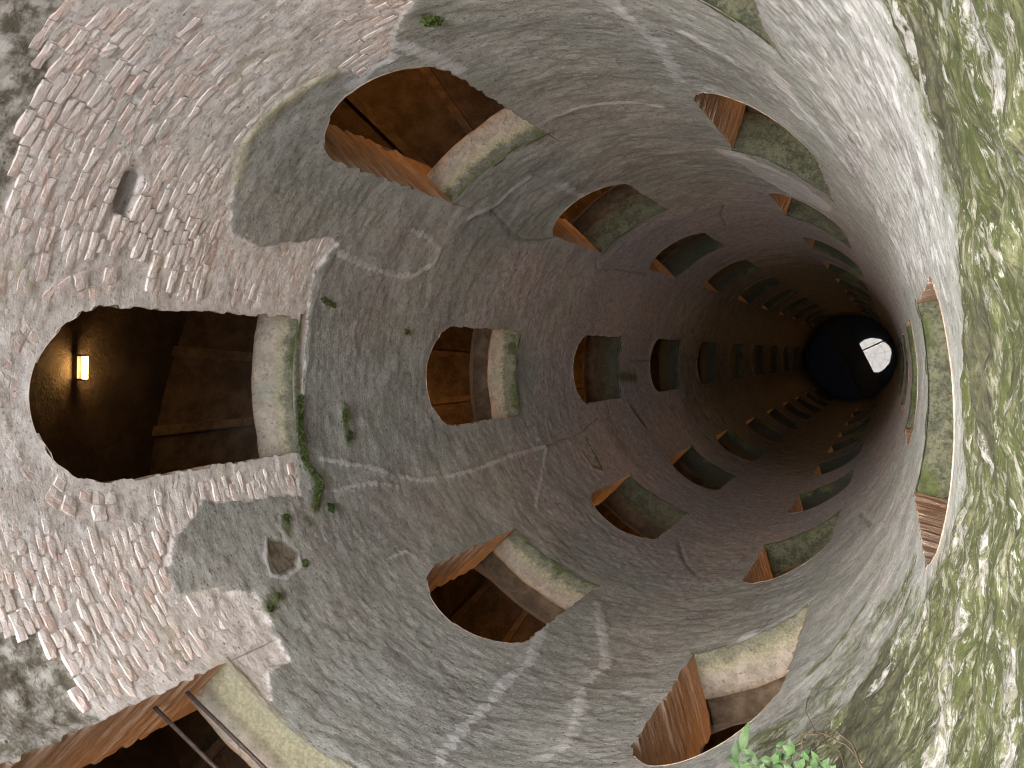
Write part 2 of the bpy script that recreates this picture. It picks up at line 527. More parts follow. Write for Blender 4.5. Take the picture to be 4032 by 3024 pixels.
def skin(phis, deps, jg_to=12.0, low=False):
    """grid in (angle, depth) with the openings cut out and its edge verts pulled onto their outlines"""
    nu, nv = len(phis), len(deps)
    P, D = np.meshgrid(phis, deps, indexing='ij')
    P, D = P.copy(), D.copy()
    drop = np.zeros((nu, nv), bool)
    near = np.full((nu, nv), 9.0)
    for wi, (cn, wa, wd, n) in enumerate(WINS):
        js = np.where((deps > wd - HA - .15) & (deps < wd + .55))[0]
        iss = np.where(np.abs(wrap(phis - wa)) < HW + .15)[0]
        if len(js) == 0:
            continue
        ix = np.ix_(iss, js)
        s = wrap(P[ix] - wa); h = wd - D[ix]
        jg = wd < jg_to
        lw = .37 if low and n == 0 and cn in ('far', 'upper', 'lower') else 0.0
        d = wsdf(s, h, wi, jg, lw)
        ins = d < 0
        near[ix] = np.minimum(near[ix], d)
        drop[ix] |= ins
        e = 1e-4
        s2, h2 = s.copy(), h.copy()
        for _ in range(3):
            dd = wsdf(s2, h2, wi, False, lw) + (jag(s, h, wi) * (h2 > .01) if jg else 0)
            gs = (wsdf(s2 + e, h2, wi, False, lw) - wsdf(s2 - e, h2, wi, False, lw)) / (2 * e)
            gh = (wsdf(s2, h2 + e, wi, False, lw) - wsdf(s2, h2 - e, wi, False, lw)) / (2 * e)
            g2 = gs * gs + gh * gh + 1e-6
            s2 = np.where(ins, s2 - dd * gs / g2, s2); h2 = np.where(ins, h2 - dd * gh / g2, h2)
        P[ix] = np.where(ins, wa + s2, P[ix]); D[ix] = np.where(ins, wd - h2, D[ix])
    q = grid_quads(nu, nv, True)
    q = q[~drop.ravel()[q].all(1)]
    used = np.unique(q)
    remap = np.full(nu * nv, -1); remap[used] = np.arange(len(used))
    near = np.where(drop, 0, near)
    return P.ravel()[used], D.ravel()[used], near.ravel()[used], remap[q]


# ------------------------------------------------------------------ marks on the wall, surveyed from the photograph
def trace(pts):
    q = [wall_at(*p) for p in pts]
    a0 = q[len(q) // 2][0]
    return np.array([[a0 + wrap(a - a0), d] for a, d in q])


def seg_dist(P, D, poly, closed):
    pts = poly if not closed else np.vstack([poly, poly[:1]])
    best = np.full(P.shape, 9.0)
    for (a, b), (c, d) in zip(pts[:-1], pts[1:]):
        vx, vy = c - a, d - b
        t = np.clip(((P - a) * vx + (D - b) * vy) / (vx * vx + vy * vy + 1e-12), 0, 1)
        best = np.minimum(best, np.hypot(P - a - t * vx, D - b - t * vy))
    return best


def inside(P, D, poly):
    r = np.zeros(P.shape, bool)
    x2, y2 = poly[-1]
    for x1, y1 in poly:
        c = ((y1 > D) != (y2 > D)) & (P < (x2 - x1) * (D - y1) / (y2 - y1 + 1e-12) + x1)
        r ^= c
        x2, y2 = x1, y1
    return r


def region(P, D, pts, clip=.3):
    """signed distance to a traced patch, positive inside"""
    poly = trace(pts)
    am = poly[:, 0].mean()
    Pw = am + wrap(P - am)
    out = np.full(P.shape, -clip)
    sel = (Pw > poly[:, 0].min() - clip) & (Pw < poly[:, 0].max() + clip) & (D > poly[:, 1].min() - clip) & (D < poly[:, 1].max() + clip)
    d = seg_dist(Pw[sel], D[sel], poly, True)
    out[sel] = np.where(inside(Pw[sel], D[sel], poly), d, -d)
    return np.clip(out, -clip, clip)


def lines(P, D, traces):
    """0..1 ribbon mask along traced lines, each (width, points)"""
    out = np.zeros(P.shape)
    for wd, pts in traces:
        poly = trace(pts)
        am = poly[:, 0].mean()
        Pw = am + wrap(P - am)
        m = wd * 3
        sel = (Pw > poly[:, 0].min() - m) & (Pw < poly[:, 0].max() + m) & (D > poly[:, 1].min() - m) & (D < poly[:, 1].max() + m)
        d = seg_dist(Pw[sel], D[sel], poly, False)
        out[sel] = np.maximum(out[sel], np.clip(1 - d / (wd * 2), 0, 1))
    return out


BRICK_ZONE = [(-500, -400), (1700, -300), (1640, 0), (1560, 130), (1535, 240), (1420, 300), (1310, 280), (1080, 425), (960, 560), (925, 700),
              (915, 830), (935, 920), (1010, 965), (1290, 930), (1330, 960), (1280, 1010), (1240, 1070), (1215, 1300), (1195, 1600), (1165, 1790),
              (1185, 1950), (1000, 1965), (800, 1965), (760, 2050), (690, 2110), (675, 2250), (700, 2325), (850, 2325), (1000, 2335),
              (1060, 2450), (1150, 2600), (1060, 2645), (1070, 2760), (900, 2900), (600, 3300), (-600, 3500)]
ROUGH_A = [(-500, -300), (330, -200), (290, 0), (205, 130), (205, 300), (125, 480), (70, 620), (45, 800), (-20, 900), (-500, 900)]
ROUGH_B = [(-500, 2450), (0, 2480), (140, 2470), (220, 2560), (310, 2620), (320, 2740), (420, 2850), (330, 2920), (100, 3040), (-300, 3200)]
MOSS_ZONE = [(3360, -200), (3440, 0), (3540, 250), (3650, 550), (3725, 800), (3775, 1050), (3800, 1400), (3790, 1800), (3740, 2150),
             (3640, 2330), (3480, 2540), (3330, 2740), (3180, 2920), (3060, 3150), (3700, 3500), (4400, 3300), (4500, 1500), (4400, -300)]
OLIVE_ZONE = [(3590, 2190), (3480, 2330), (3330, 2540), (3150, 2750), (2900, 3000), (2700, 3200), (3060, 3150), (3330, 2720), (3640, 2320)]
PALE_ZONE = [(2900, -150), (2960, 0), (3060, 180), (3200, 400), (3350, 640), (3470, 880), (3550, 1080), (3600, 1170), (3690, 1200), (3770, 1100),
             (3725, 800), (3650, 550), (3540, 250), (3440, 0), (3380, -150)]
WHITE_PATCH = [(2800, 580), (2900, 630), (3000, 700), (3120, 770), (3250, 835), (3275, 815), (3150, 715), (3000, 640), (2880, 590)]
VEINS = [(.018, [(1730, 2998), (1784, 2919), (1837, 2852), (1923, 2773), (1996, 2673), (2082, 2614), (2128, 2488), (2181, 2415)]),
         (.020, [(2155, 2985), (2235, 2939), (2281, 2819), (2294, 2707), (2387, 2614), (2374, 2521), (2354, 2375)]),
         (.010, [(1260, 1806), (1465, 1842), (1551, 1869), (1664, 1892), (1797, 1869), (1903, 1839), (1996, 1796), (2148, 1756)]),
         (.010, [(1253, 1942), (1452, 1902), (1571, 1909)]), (.010, [(2148, 1756), (2129, 1889), (2109, 1995)]),
         (.012, [(1333, 995), (1465, 1054), (1558, 1081), (1624, 1087), (1711, 1035), (1731, 981), (1691, 935), (1624, 909)]),
         (.020, [(1545, 170), (1600, 180), (1704, 225), (1817, 280)]), (.026, [(1530, 235), (1460, 250), (1400, 330)]),
         (.022, [(2360, -60), (2394, 0), (2493, 80), (2599, 179), (2680, 330)]),
         (.016, [(2115, 497), (2195, 458), (2288, 424), (2394, 411), (2526, 405), (2600, 420)]),
         (.040, [(3060, 290), (3110, 370), (3200, 470), (3330, 640)]), (.03, [(2700, 130), (2790, 180), (2880, 240)]),
         (.006, [(1045, 2115), (1040, 2190), (1060, 2270), (1120, 2280), (1180, 2230), (1165, 2170)]), (.008, [(1520, 2200), (1600, 2170), (1660, 2200)]),
         (.02, [(2260, 860), (2320, 790), (2200, 720)]), (.02, [(2080, 700), (1960, 800), (1850, 850)]),
         (.03, [(2560, 2900), (2760, 2720), (2950, 2500)])]
RUNS = [(.035, [(3640, 1950), (3690, 2100), (3660, 2350), (3620, 2450)]), (.05, [(3790, 2050), (3810, 2350), (3760, 2600), (3710, 2900)]),
        (.03, [(3880, 100), (3950, 260), (3990, 330)]), (.035, [(3700, 1180), (3755, 1480), (3775, 1780), (3740, 2020), (3670, 2240)]),
        (.025, [(3870, 1750), (3880, 2000), (3860, 2250)]), (.03, [(3560, 2480), (3500, 2620), (3420, 2740)]), (.03, [(3960, 2700), (3940, 2900), (3960, 3050)]),
        (.03, [(3520, 100), (3640, 400), (3700, 600)])]
CRACKS = [(.010, [(1930, 822), (2022, 922), (2062, 948), (2142, 948), (2190, 930)]), (.007, [(2350, 1020), (2352, 1062), (2440, 1062), (2550, 1080)]),
          (.006, [(2148, 1756), (2288, 1703), (2354, 1643)]), (.012, [(2670, 2130), (2690, 2200), (2740, 2260)]), (.008, [(2850, 810), (2840, 850), (2860, 890)]),
          (.006, [(2110, 500), (2195, 462)]), (.012, [(2480, 1420), (2560, 1420)]), (.010, [(3330, 2700), (3400, 2560), (3420, 2420)]), (.012, [(3380, 2020), (3430, 2070)])]
ALGAE = [(.05, [(2790, -50), (2900, 60), (2980, 120), (3060, 190)]), (.02, [(3300, 430), (3340, 480)]), (.02, [(3360, 550), (3400, 600)]),
         (.03, [(1175, 1290), (1172, 1500), (1180, 1700), (1215, 1850), (1260, 1900), (1235, 2000)]), (.03, [(1355, 1600), (1370, 1740)]),
         (.03, [(1080, 2350), (1050, 2400)]), (.012, [(2245, 1205), (2240, 1240)]), (.014, [(2290, 1780), (2330, 1840), (2370, 1850)]),
         (.03, [(3400, 2400), (3370, 2450)]), (.03, [(3480, 2410), (3430, 2490)]), (.03, [(3330, 2520), (3260, 2600), (3200, 2650)]), (.04, [(3080, 2880), (2980, 2920), (2900, 2980)]),
         (.05, [(2420, 1480), (2500, 1490)]), (.03, [(2480, 1600), (2540, 1680)]), (.03, [(3020, 2190), (3110, 2120)]), (.02, [(2960, 1500), (3020, 1300)]),
         (.03, [(1120, 2060), (1130, 2090)]), (.02, [(1205, 2050), (1215, 2060)])]
YELLOW = [(.05, [(1320, 285), (1080, 430), (965, 560), (930, 700)]), (.06, [(860, 2640), (960, 2700), (1060, 2830), (1180, 2960), (1300, 3080)]),
          (.05, [(600, 2350), (680, 2480), (700, 2560)]), (.04, [(900, 330), (1000, 280), (1100, 200)]), (.04, [(40, 2200), (20, 2400)]), (.04, [(40, 1050), (140, 1130)])]
DARK = [[(3420, 2560), (3530, 2480), (3560, 2620), (3500, 2820), (3560, 3100), (3240, 3100), (3300, 2850)], [(3480, 60), (3640, 60), (3740, 420), (3820, 760), (3720, 740), (3600, 400)],
        [(3830, 1100), (3890, 1100), (3900, 1900), (3840, 1900)]]
PUTLOG = [(505, 680), (555, 675), (572, 700), (540, 790), (520, 870), (465, 860), (458, 800), (490, 720)]
STONE_PATCH = [(1050, 2120), (1110, 2130), (1170, 2180), (1160, 2240), (1100, 2270), (1060, 2220)]

# ------------------------------------------------------------------ the shaft
NU = 640
phis = np.linspace(0, 2 * math.pi, NU, endpoint=False)
deps = np.concatenate([np.arange(-TOP, .35, .03), np.arange(.35, 3.3, .0098), np.arange(3.3, 6.4, .0155), np.arange(6.4, 12, .026), np.arange(12, WATER + .5, .07)])
deps = np.array([d for i, d in enumerate(deps) if i == 0 or d - deps[i - 1] > .007])
P, D, near, Q = skin(phis, deps)
X, Y, Z = np.cos(P), np.sin(P), -D
brickd = region(P, D, BRICK_ZONE) + .022 * fbm(X, Y, Z, 7, 5, .6)
rough = np.maximum(sm(-.06, .06, region(P, D, ROUGH_A)), sm(-.06, .06, region(P, D, ROUGH_B)))
mossd = region(P, D, MOSS_ZONE)
moss = np.clip(.5 + mossd / .22, 0, 1) * .98
moss = np.maximum(moss, .50 * sm(-.08, .06, region(P, D, OLIVE_ZONE)))
lime = np.maximum(lines(P, D, VEINS) * np.clip(1.0 + .8 * fbm(X, Y, Z, 4.5, 4, .6), 0, 1.3), .50 * sm(-.05, .05, region(P, D, PALE_ZONE)))
lime = np.maximum(lime, 1.0 * sm(-.05, .04, region(P, D, WHITE_PATCH)))
runs, crack, algae, yellow = (lines(P, D, t) for t in (RUNS, CRACKS, ALGAE, YELLOW))
patch = np.maximum(stone_ := sm(-.012, .012, region(P, D, STONE_PATCH)), .5 * (slot := sm(-.010, .010, region(P, D, PUTLOG))))
dark = np.maximum.reduce([sm(-.06, .06, region(P, D, z)) for z in DARK])
fade = sm(0, .05, near)
disp = .010 * fbm(X, Y, Z, 2.2, 3) + .0045 * fbm(X, Y, Z, 14, 3) + sm(7, 5, D) * (.0022 * vnoise(X * 37, Y * 37, Z * 48) + .003 * np.clip(vnoise(X * 29 + 9, Y * 29, Z * 45) - .35, 0, 1))
inb = sm(-.006, .008, brickd)
disp = disp + inb * (.0058 + .003 * fbm(X, Y, Z, 16, 4, .6))                  # the plaster is a coat, the masonry lies behind it
disp = disp + rough * (.004 + .022 * fbm(X, Y, Z, 9, 5, .65)) + sm(.3, .7, moss) * (.020 * fbm(X, Y, Z, 10, 5, .65) + .004 * vnoise(X * 45, Y * 45, Z * 70))
disp = disp - .004 * lime + .012 * slot + .004 * stone_ + .006 * crack - .006 * algae
R = 1 + disp * fade
verts = np.stack([X * R, Y * R, Z], -1) * S
shaft = thing('well_shaft', 'deep round brick and plaster well shaft pierced by rows of arched windows', 'well', (0, 0, -WATER * S))
shaft_off = Vector((0, 0, WATER * S))
me = raw_mesh('inner_wall', verts, Q[:, ::-1])
for nm, v in (('brick', brickd), ('rough', rough), ('moss', moss), ('lime', lime), ('runs', runs), ('crack', crack), ('algae', algae), ('yellow', yellow), ('patch', patch), ('dark', dark)):
    attr(me, nm, v)


def part(name, me, mat, parent=None):
    o = put(name, me, mat, parent or shaft)
    if parent is None:
        o.location = shaft_off
    return o


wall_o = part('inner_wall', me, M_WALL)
bp = np.linspace(0, 2 * math.pi, 200, endpoint=False)
bd = np.arange(-TOP, WATER + .5, .07)
P2, D2, n2, Q2 = skin(bp, bd, 0, True)
part('stair_side_wall', raw_mesh('stair_side_wall', np.stack([np.cos(P2) * R_BACK, np.sin(P2) * R_BACK, -D2], -1) * S, Q2), M_JAMB)

# window openings: brick reveal, stone sill, and two iron bars in the lowest-left one
for wi, (cn, wa, wd, n) in enumerate(WINS):
    fine = wd < 9
    k = 4 if fine else 1
    ss, hh, dd = [], [], []
    rows = int(HS / COURSE) if fine else 6
    for side in (-1, 1):
        pts = []
        nn = rows * 3 if fine else rows
        for i in range(nn + 1):
            pts.append((side * HW, HS * i / nn))
        if side < 0:
            L = pts
        else:
            Rr = pts[::-1]
    if n == 0 and cn in ('far', 'upper', 'lower'):
        L = [(-HW, -.38)] + L; Rr = Rr + [(HW, -.38)]
    na = 44 if fine else 12
    arch = [(-HW * math.cos(math.pi * i / na), HS + (HA - HS) * math.sin(math.pi * i / na)) for i in range(1, na)]
    o2 = np.array(L + arch + Rr)
    s, h = o2[:, 0], o2[:, 1]
    if fine:
        j = jag(s, np.clip(h, .001, 9), wi)
        ns = np.where(h > HS, s / HW, np.sign(s)); nh = np.where(h > HS, (h - HS) / (HA - HS), 0)
        ln = np.hypot(ns, nh); s = s - j * ns / ln; h = h - j * nh / ln
    rr = np.linspace(.9985, R_BACK + .002, 11 if fine else 3)
    vs = []
    for i in range(len(s)):
        nsx = math.copysign(1, o2[i, 0])
        for r_ in rr:
            t = (r_ - 1) / (R_BACK - 1)
            wob = (.005 * math.sin(i * 1.7 + r_ * 47 + wi) + .004 * math.sin(i * .63 + r_ * 91)) * min(1, 6 * max(t, 0)) * min(1, 6 * max(1 - t, 0)) if fine else 0
            a = wa + s[i] + wob * nsx * .3
            vs.append((math.cos(a) * r_ * S, math.sin(a) * r_ * S, -(wd - h[i]) * S))
    wo = part('window_reveal', raw_mesh('window_reveal', np.array(vs), grid_quads(len(s), len(rr))), M_JAMB)
    # sill
    nu, nv = (34, 16) if fine else (6, 5)
    stp = .33 if n == 0 and cn in ('far', 'upper', 'lower') else 0.0
    us = np.linspace(-HW - .012, HW + .012, nu)
    prof = [(.9985, .014), (1.000, .004), (1.006, 0)] + [(1.004 + .161 * i / 8, 0) for i in range(1, 8)] + [(1.163, .003), (1.1665, .03 + .6 * stp), (1.168, .045 + 1.05 * stp), (1.21, .046 + 1.05 * stp), (1.25, .046 + 1.05 * stp), (1.285, .05 + 1.05 * stp)] if fine else \
        [(.996, .02), (1.0, 0), (1.165, 0), (1.168, .045), (1.285, .05)]
    U, V = np.meshgrid(us, np.arange(len(prof)), indexing='ij')
    rad = np.array([p[0] for p in prof])[V]; dn = np.array([p[1] for p in prof])[V]
    ang = wa + U
    ed = np.exp(-((rad - 1.0) / .02) ** 2) + np.exp(-((rad - 1.167) / .02) ** 2)
    wv = fbm(np.cos(ang), np.sin(ang), np.full_like(ang, wd), 14, 3)
    rad = rad + .008 * wv * ed * (1 if fine else 0)
    dn = dn + (.004 * fbm(np.cos(ang) * rad, np.sin(ang) * rad, np.full_like(ang, wd * 3), 20, 3) + .006 * np.clip((1.02 - rad) / .02, 0, 1)) * (1 if fine else 0)
    sv = np.stack([np.cos(ang) * rad, np.sin(ang) * rad, -(wd + dn)], -1).reshape(-1, 3) * S
    sme = raw_mesh('sill', sv, grid_quads(nu, len(prof))[:, ::-1])
    attr(sme, 'rad', rad.ravel())
    damp = {'near': .9, 'upper_near': .85, 'lower_near': .0 if n == 0 else .65, 'upper': .0 if n == 0 else .35, 'lower': .0 if n < 2 else .6, 'far': 0.0 if n == 0 else (.12 if n == 1 else .7)}[cn]
    attr(sme, 'damp', np.full(rad.size, damp))
    attr(sme, 'bare', np.full(rad.size, {('lower', 0): 1.0, ('far', 0): .2, ('upper', 0): .05, ('lower', 1): .2, ('far', 2): .9}.get((cn, n), (wi * 37 % 10) / 20)))
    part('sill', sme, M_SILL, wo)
    if cn == 'lower' and n == 0:
        for hgt in (.10, .223):
            b = MB()
            pa, pb = cyl(wa - HW - .02, wd - hgt, 1.076), cyl(wa + HW + .03, wd - hgt + .012, 1.125)
            b.tube([pa, pa * .5 + pb * .5 + np.array([0, 0, -.006]), pb], .0125, 10)
            part('iron_bar', b.mesh('iron_bar', True), M_IRON, wo)

# ------------------------------------------------------------------ bricks of the exposed masonry
BW = []


def place_brick(a, d, ln, ht, rot, out, tint):
    """a brick of the wall face: centre angle and depth, length along the course, height, turn, how far proud"""
    BW.append((a, d, ln, ht, rot, out, tint))


bz = trace(BRICK_ZONE)
bz_a = bz[:, 0].mean()
cand = []
d = .55
row = 0
while d < 3.25:
    a = -1.75 + (row % 2) * .037 + random.uniform(-.01, .01)
    cd_ = COURSE * random.uniform(.96, 1.04)
    while a < 1.75:
        ln = random.choice((.072, .076, .070, .040, .066))
        cand.append((a + ln / 2, d + .003 * math.sin(a * 9 + row), ln - random.uniform(.002, .005), COURSE - random.uniform(.002, .0045), random.gauss(0, .018)))
        a += ln
    d += COURSE
    row += 1
ca = np.array(cand)
keep = region(ca[:, 0], ca[:, 1], BRICK_ZONE) > .008
ra = np.maximum(region(ca[:, 0], ca[:, 1], ROUGH_A), region(ca[:, 0], ca[:, 1], ROUGH_B))
keep &= ra < .015
keep &= region(ca[:, 0], ca[:, 1], PUTLOG) < -.01
clean = np.ones(len(ca), bool)
for wi, (cn, wa, wd, n) in enumerate(WINS):
    if -1 < wd < 6:
        for e in (-.5, 0, .5):
            s = wrap(ca[:, 0] + e * ca[:, 2] - wa); h = wd - ca[:, 1]
            dd = np.maximum(wsdf(s, h + COURSE * .5, wi, False), wsdf(s, h - COURSE * .5, wi, False)) if False else np.minimum(wsdf(s, h + COURSE * .45, wi, False), wsdf(s, h - COURSE * .45, wi, False))
            ring = .10 if (cn == 'far' and n == 0) else .0
            clean &= dd > np.where(h > HS - .12, ring + .006, .004)
            if cn == 'lower' and n == 0:
                clean &= ~((np.abs(s) < HW + .03) & (h < 0.0))
keep &= clean
for c in ca[keep]:
    if random.random() < .05:
        continue
    place_brick(c[0], c[1], c[2], c[3], c[4], random.gauss(.0038, .0013), random.random())
# radial bricks round the arch of the topmost window
cn, wa, wd, n = [x for x in WINS if x[0] == 'far' and x[3] == 0][0]
na = 21
for i in range(na):
    t = math.pi * (i + .5) / na
    for q, (r0, r1) in enumerate(((.004, .054), (.058, .10))):
        rm = (r0 + r1) / 2
        s_, h_ = -(HW + rm) * math.cos(t), HS + (HA - HS + rm) * math.sin(t)
        if random.random() < .1:
            continue
        place_brick(wa + s_, wd - h_, (r1 - r0), math.pi * (HW + rm) / na * random.uniform(.82, .93), math.atan2((HA - HS) * math.sin(t), -HW * math.cos(t)), random.gauss(.0045, .0015), random.random())
NX, NY = 4, 3


def brick_verts(a, d, ln, ht, rot, out, tint, local):
    """front grid with broken edges plus a back rim"""
    fr = [(-.5 + i / (NX - 1), -.5 + j / (NY - 1)) for i in range(NX) for j in range(NY)]
    vs = []
    cr, sr = math.cos(rot), math.sin(rot)
    for (u, v) in fr:
        rim = abs(u) > .45 or abs(v) > .45
        x = u * ln * (1 - (.05 if abs(v) > .45 else 0)) + random.gauss(0, ln * .02)
        y = v * ht + random.gauss(0, ht * .045)
        o = out - (.0012 if rim else 0) - (.0012 if abs(u) > .45 and abs(v) > .45 else 0) + random.gauss(0, .0007)
        vs.append((x, y, o))
    per = [i * NY for i in range(NX)] + [(NX - 1) * NY + j for j in range(1, NY)] + [i * NY + NY - 1 for i in range(NX - 2, -1, -1)] + [j for j in range(NY - 2, 0, -1)]
    for p in per:
        vs.append((vs[p][0], vs[p][1], -.02))
    res = []
    for x, y, o in vs:
        xx, yy = x * cr - y * sr, x * sr + y * cr
        ang = a + xx
        rr = 1.0075 - o
        res.append((math.cos(ang) * rr, math.sin(ang) * rr, -(d - yy)))
    return res, per


per0 = brick_verts(0, 0, .07, .02, 0, 0, 0, True)[1]
BF = [(i * NY + j, (i + 1) * NY + j, (i + 1) * NY + j + 1, i * NY + j + 1) for i in range(NX - 1) for j in range(NY - 1)]
nb_ = NX * NY
BF += [(per0[k], nb_ + k, nb_ + (k + 1) % len(per0), per0[(k + 1) % len(per0)]) for k in range(len(per0))]
BF = np.array(BF)


def shown(b):
    X_ = np.array([math.cos(b[0]), math.sin(b[0]), -b[1]])
    v = X_ - CAM
    q = MROT @ v
    x, y = PW / 2 + F_PX * q[0] / q[2], PH / 2 + F_PX * q[1] / q[2]
    if q[2] < .1 or not (20 < x < PW and 20 < y < PH - 20):
        return 0
    dist = np.linalg.norm(v)
    return b[2] * b[3] * abs(v[:2] @ X_[:2]) / dist ** 3


BW.sort(key=shown, reverse=True)
allv, allf, allt = [], [], []
for i, b in enumerate(BW):
    vs, _ = brick_verts(*b, True)
    vs = np.array(vs) * S
    if i < 300:
        c0 = vs[:nb_].mean(0)
        bm_ = raw_mesh('brick', vs - c0, BF, False)
        attr(bm_, 'tint', np.full(len(vs), b[6]))
        o = part('brick', bm_, M_BRICK)
        o.location = Vector(c0) + shaft_off
    else:
        allf.append(BF + len(allv) * len(vs)); allv.append(vs); allt.append(np.full(len(vs), b[6]))
bm_ = raw_mesh('small_bricks', np.concatenate(allv), np.concatenate(allf), False)
attr(bm_, 'tint', np.concatenate(allt))
part('small_bricks', bm_, M_BRICK)['kind'] = 'stuff'
print('bricks', len(BW), 'windows', len(WINS), 'wall quads', len(Q))

# ------------------------------------------------------------------ stairs behind the shaft wall
FLOOR = .36
ow = np.linspace(0, 2 * math.pi, 160, endpoint=False); od = np.arange(-TOP + .02, WATER + .6, .12)
A_, B_ = np.meshgrid(ow, od, indexing='ij')
outer = raw_mesh('stair_outer_wall', np.stack([np.cos(A_) * R_OUT, np.sin(A_) * R_OUT, -B_], -1).reshape(-1, 3) * S, grid_quads(len(ow), len(od), True)[:, ::-1])
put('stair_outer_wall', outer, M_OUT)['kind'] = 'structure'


def step_mesh(deg, off, mb, nose):
    """one shallow ramp step with a raised stone edge on its lower side"""
    xs = (0.0, 1.25) if nose else (1.25, 10.0)
    lift = .022 if nose else 0.0
    a = [math.radians(deg + x) for x in xs]
    top = float(sill_depth(deg)) + off + FLOOR
    tops = [float(sill_depth(deg + x)) + off + FLOOR - lift for x in xs]
    vs, fs = [], []
    for q in range(2):
        for r_ in (1.169, R_OUT + .01):
            vs.append(Vector(cyl(a[q], tops[q], r_)))
        for r_ in (1.169, R_OUT + .01):
            vs.append(Vector(cyl(a[q], top + .20, r_)))
    fs += [(0, 1, 5, 4), (2, 6, 7, 3), (0, 2, 3, 1), (4, 5, 7, 6)]
    mb.add(vs, fs)


stairs = []
for hi, lab in ((0, 'winding brick stair ramp behind the topmost window where a lamp is lit'), (1, 'winding brick stair ramp passing behind the second window down on the far side')):
    st = thing('spiral_staircase', lab, 'staircase', (0, 0, -WATER * S), 'two stairs winding round the shaft')
    rest = MB()
    nrest = 0
    for kk in range(-260, 120):
        deg = 1.5 + 10 * kk
        dp = float(sill_depth(deg + 5)) + hi * PITCH + FLOOR
        if dp < -TOP + .1 or dp > WATER + .4:
            continue
        if 1.2 < dp < 11:
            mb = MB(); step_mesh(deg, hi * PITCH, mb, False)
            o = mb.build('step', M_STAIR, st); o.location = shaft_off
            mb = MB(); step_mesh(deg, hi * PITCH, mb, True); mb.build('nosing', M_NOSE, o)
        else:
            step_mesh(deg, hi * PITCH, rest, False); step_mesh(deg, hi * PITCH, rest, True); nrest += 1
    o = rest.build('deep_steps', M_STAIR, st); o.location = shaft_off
    o['kind'] = 'stuff'
    stairs.append(st)
    # barrel vault over it
    degs = np.arange(-61.93 - 360 * 6, -61.93 + 360 * 1.5, 6.0)
    dpt = sill_depth(degs) + hi * PITCH + FLOOR
    degs, dpt = degs[(dpt > -TOP + 1.9) & (dpt < WATER + 2.2)], dpt[(dpt > -TOP + 1.9) & (dpt < WATER + 2.2)]
    vv = []
    for dg, dp in zip(degs, dpt):
        for i in range(9):
            t = math.pi * i / 8
            rr = (R_BACK + R_OUT) / 2 - ((R_OUT - R_BACK) / 2 + .015) * math.cos(t)
            vv.append(cyl(math.radians(dg), dp - 1.62 - .26 * math.sin(t), rr))
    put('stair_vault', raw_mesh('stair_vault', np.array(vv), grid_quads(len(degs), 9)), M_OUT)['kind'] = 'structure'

# lamps along the stairs, one behind each window; one of them shows
lamp_n = 0
for wi, (cn, wa, wd, n) in enumerate(WINS):
    if wd < .3 or wd > 25:
        continue
    if cn == 'far' and n == 0:
        la, ld = wall_at(345, 1448, 1.74)
    else:
        la, ld = wa + math.radians(2), wd - .14
    base = Vector(cyl(la, ld, R_OUT - .005))
    seen = cn == 'far' and n == 0
    lp = thing('wall_lamp', 'small glowing tube lamp high in the topmost arched window' if seen else 'warm tube lamp fixed to the stair wall out of sight behind a window', 'lamp', base, 'lamps along the stairs')
    rd = Vector((-math.cos(la), -math.sin(la), 0)); tg = Vector((-math.sin(la), math.cos(la), 0)); up = Vector((0, 0, 1))
    b = MB(); b.box(rd * .02, rd * .02, tg * .11, up * .022); b.build('lamp_base', M_IRON, lp)
    b = MB(); b.tube([rd * .10 - tg * .092, rd * .10 + tg * .092], .024, 12); b.build('lamp_tube', M_LAMP, lp, True)
    b = MB()
    for sgn in (-1, 1):
        b.box(rd * .07 + tg * sgn * .10, rd * .06, tg * .008, up * .03)
    b.build('lamp_bracket', M_IRON, lp)
    ld_ = bpy.data.lights.new('lamp_light', 'POINT')
    ld_.energy = .5 if seen else (3.3 if wd < 8 else 1.8)
    ld_.color = (1.0, .39, .085)
    ld_.shadow_soft_size = .05
    lo = bpy.data.objects.new('lamp_light', ld_)
    col.objects.link(lo)
    lo.parent = lp
    lo.location = rd * .15

# ------------------------------------------------------------------ foot of the well
n = 96
wv_ = [(0, 0, 0)] + [(math.cos(2 * math.pi * i / n) * 1.03 * S, math.sin(2 * math.pi * i / n) * 1.03 * S, 0) for i in range(n)]
wm = bpy.data.meshes.new('water'); wm.from_pydata(wv_, [], [(0, i + 1, (i + 1) % n + 1) for i in range(n)])
wo = put('water', wm, M_WATER, None, (0, 0, -WATER * S)); wo['kind'] = 'structure'
fm = bpy.data.meshes.new('well_bottom'); fm.from_pydata([tuple(2 * c for c in v) for v in wv_], [], [(0, i + 1, (i + 1) % n + 1) for i in range(n)])
put('well_bottom', fm, M_EARTH, None, (0, 0, -(WATER + .55) * S))['kind'] = 'structure'
zb = WATER - .10
pr0, pr1 = plane_at(3331, 1247, zb), plane_at(3470, 1520, zb)
pl0, pl1 = plane_at(3240, 1255, zb), plane_at(3368, 1530, zb)
ax = Vector(pr1 - pr0).normalized()
mid = Vector((pr0 + pr1 + pl0 + pl1) / 4)
side = ax.cross(Vector((0, 0, 1))).normalized()
wid = abs((Vector(pr0) - Vector(pl0)).dot(side)) / 2
br = thing('footbridge', 'dark narrow footbridge crossing the water at the foot of the well', 'bridge', mid)
half = 2.62
nb = 30
for i in range(nb):                                                     # boards of the deck
    mb = MB()
    c = ax * (-half + (i + .5) * 2 * half / nb)
    c.z += random.uniform(-.006, .006)
    mb.box(c, ax * (half / nb - .0012), side * (wid - .05), Vector((0, 0, .025)))
    mb.build('board', M_DARKM, br)
